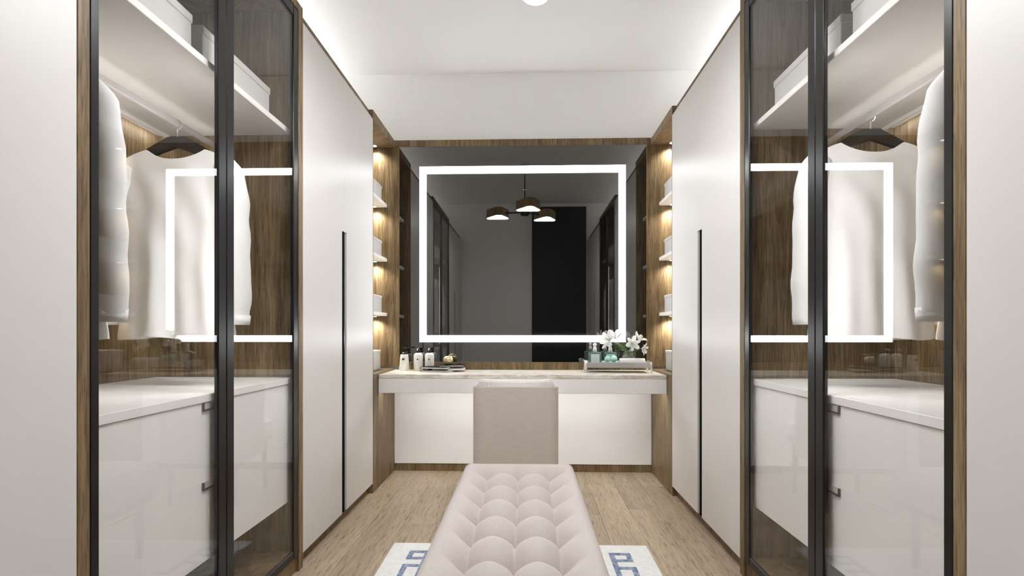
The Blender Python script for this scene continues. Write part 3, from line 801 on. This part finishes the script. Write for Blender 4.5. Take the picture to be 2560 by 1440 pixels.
def petal_mesh(length, width, curl):
    bm = B(); n, m_ = 8, 4; g = []
    for i in range(n + 1):
        f = i / n; w_ = width * math.sin(PI * min(1, 0.10 + 0.90 * f) ** 0.85) ** 0.8 * (1 if i < n else 0.02)
        rad_ = 0.004 + length * (math.sin(f * 1.25)) * 0.78; hz = length * (0.75 * f - curl * f * f * f)
        g.append([bm.verts.new((rad_, w_ * (k_ / m_ - 0.5), hz + 0.20 * abs(k_ / m_ - 0.5) * w_)) for k_ in range(m_ + 1)])
    for i in range(n):
        for k_ in range(m_): bm.faces.new((g[i][k_], g[i][k_ + 1], g[i + 1][k_ + 1], g[i + 1][k_]))
    r_ = bmesh.ops.solidify(bm, geom=bm.faces[:], thickness=0.0008)
    return bm
def lily(label, tip, face, scale=1.0, bud=False):
    base = Vector((VX, VY, VZ + 0.020)); tip = Vector(tip); n = Vector(face).normalized()
    t = thing('lily', label, 'flower', tuple(base), group='white lilies in the vase')
    d = tip - base
    mouth = Vector((max(-0.026, min(0.026, d.x * 0.35)), max(-0.024, min(0.02, d.y * 0.35)), 0.098))
    pts = []
    ctrl = [Vector((mouth.x * -0.4, mouth.y * -0.3, 0.0)), mouth, mouth + (d - n * 0.02 - mouth) * 0.55 + Vector((0, 0, 0.008)), d - n * 0.004]
    for a_, b2_ in zip(ctrl, ctrl[1:]):
        for k_ in range(5): pts.append(a_.lerp(b2_, k_ / 5))
    pts.append(ctrl[-1])
    st_ = obj('stem', tube(B(), pts, 0.0023, n=7), 'stem_green', t, world=False, smooth=True)
    rot = n.to_track_quat('Z', 'Y').to_matrix().to_4x4()
    if bud:
        bm = lathe(B(), [(0.002, 0), (0.0065, 0.012), (0.0075, 0.026), (0.004, 0.042), (0.0008, 0.048)], n=12)
        bmesh.ops.transform(bm, matrix=Matrix.Translation(d) @ rot, verts=bm.verts[:])
        obj('bud', bm, 'petal', t, world=False, smooth=True); return
    for k_ in range(6):
        bm = petal_mesh(0.062 * scale, (0.030 if k_ % 2 else 0.022) * scale, 0.32 + 0.06 * (k_ % 2))
        bmesh.ops.transform(bm, matrix=Matrix.Translation(d) @ rot @ Matrix.Rotation(k_ * PI / 3 + 0.3, 4, 'Z'), verts=bm.verts[:])
        obj('petal', bm, 'petal', t, world=False, smooth=True)
    for k_ in range(4):
        q_ = k_ * PI / 2 + 0.4
        bm = tube(B(), [(0, 0, 0), (0.006 * math.cos(q_), 0.006 * math.sin(q_), 0.020 * scale), (0.012 * math.cos(q_), 0.012 * math.sin(q_), 0.034 * scale)], [0.0008, 0.0008, 0.0018], n=6)
        bmesh.ops.transform(bm, matrix=Matrix.Translation(d) @ rot, verts=bm.verts[:])
        obj('stamen', bm, 'anther', t, world=False)
lily('large white lily leaning out to the far left of the bunch', (0.632, 3.660, 0.985), (-0.75, -0.45, 0.25), 1.55)
lily('white lily standing upright at the left top of the bunch', (0.672, 3.690, 1.000), (-0.25, -0.45, 0.85), 1.45)
lily('white lily facing the room in the middle of the bunch', (0.778, 3.640, 0.965), (0.10, -0.95, 0.12), 1.15)
lily('white lily opening upwards at the right top of the bunch', (0.835, 3.685, 0.990), (0.55, -0.30, 0.85), 1.20)
lily('lowest white lily drooping to the right of the vase', (0.850, 3.650, 0.930), (0.75, -0.60, -0.15), 0.95)
lily('closed white lily bud above the middle bloom', (0.815, 3.675, 1.008), (0.08, -0.05, 1.0), bud=True)
lv = thing('lily_leaves', 'green lily leaves between the blooms', 'leaves', (VX, VY, VZ + 0.10))
for (ex, ey, ez, w2) in ((-0.085, -0.03, 0.045, 0.014), (-0.055, -0.04, 0.060, 0.013), (-0.03, 0.02, 0.055, 0.012), (0.085, -0.03, 0.025, 0.014), (0.060, -0.02, 0.062, 0.012), (0.015, -0.050, 0.020, 0.012), (0.005, -0.045, -0.045, 0.010)):
    bm = B(); g = []
    for i in range(7):
        f = i / 6; wv = w2 * math.sin(PI * (0.12 + 0.86 * f)) ; c_ = Vector((ex * f, ey * f - 0.002, ez * (1.35 * f - 0.35 * f * f) - 0.004))
        side = Vector((-ey, ex, 0)); side = side.normalized() if side.length > 1e-6 else Vector((0, 1, 0))
        up_ = Vector((0, 0, 1))
        a_ = (side * 0.5 + up_ * 0.75).normalized()
        g.append([bm.verts.new(c_ - a_ * wv * 0.5), bm.verts.new(c_ + Vector((0, -0.0015, 0))), bm.verts.new(c_ + a_ * wv * 0.5)])
    for i in range(6):
        for k_ in range(2): bm.faces.new((g[i][k_], g[i][k_ + 1], g[i + 1][k_ + 1], g[i + 1][k_]))
    bmesh.ops.solidify(bm, geom=bm.faces[:], thickness=0.0008)
    obj('leaf', bm, 'leaf', lv, world=False, smooth=True)
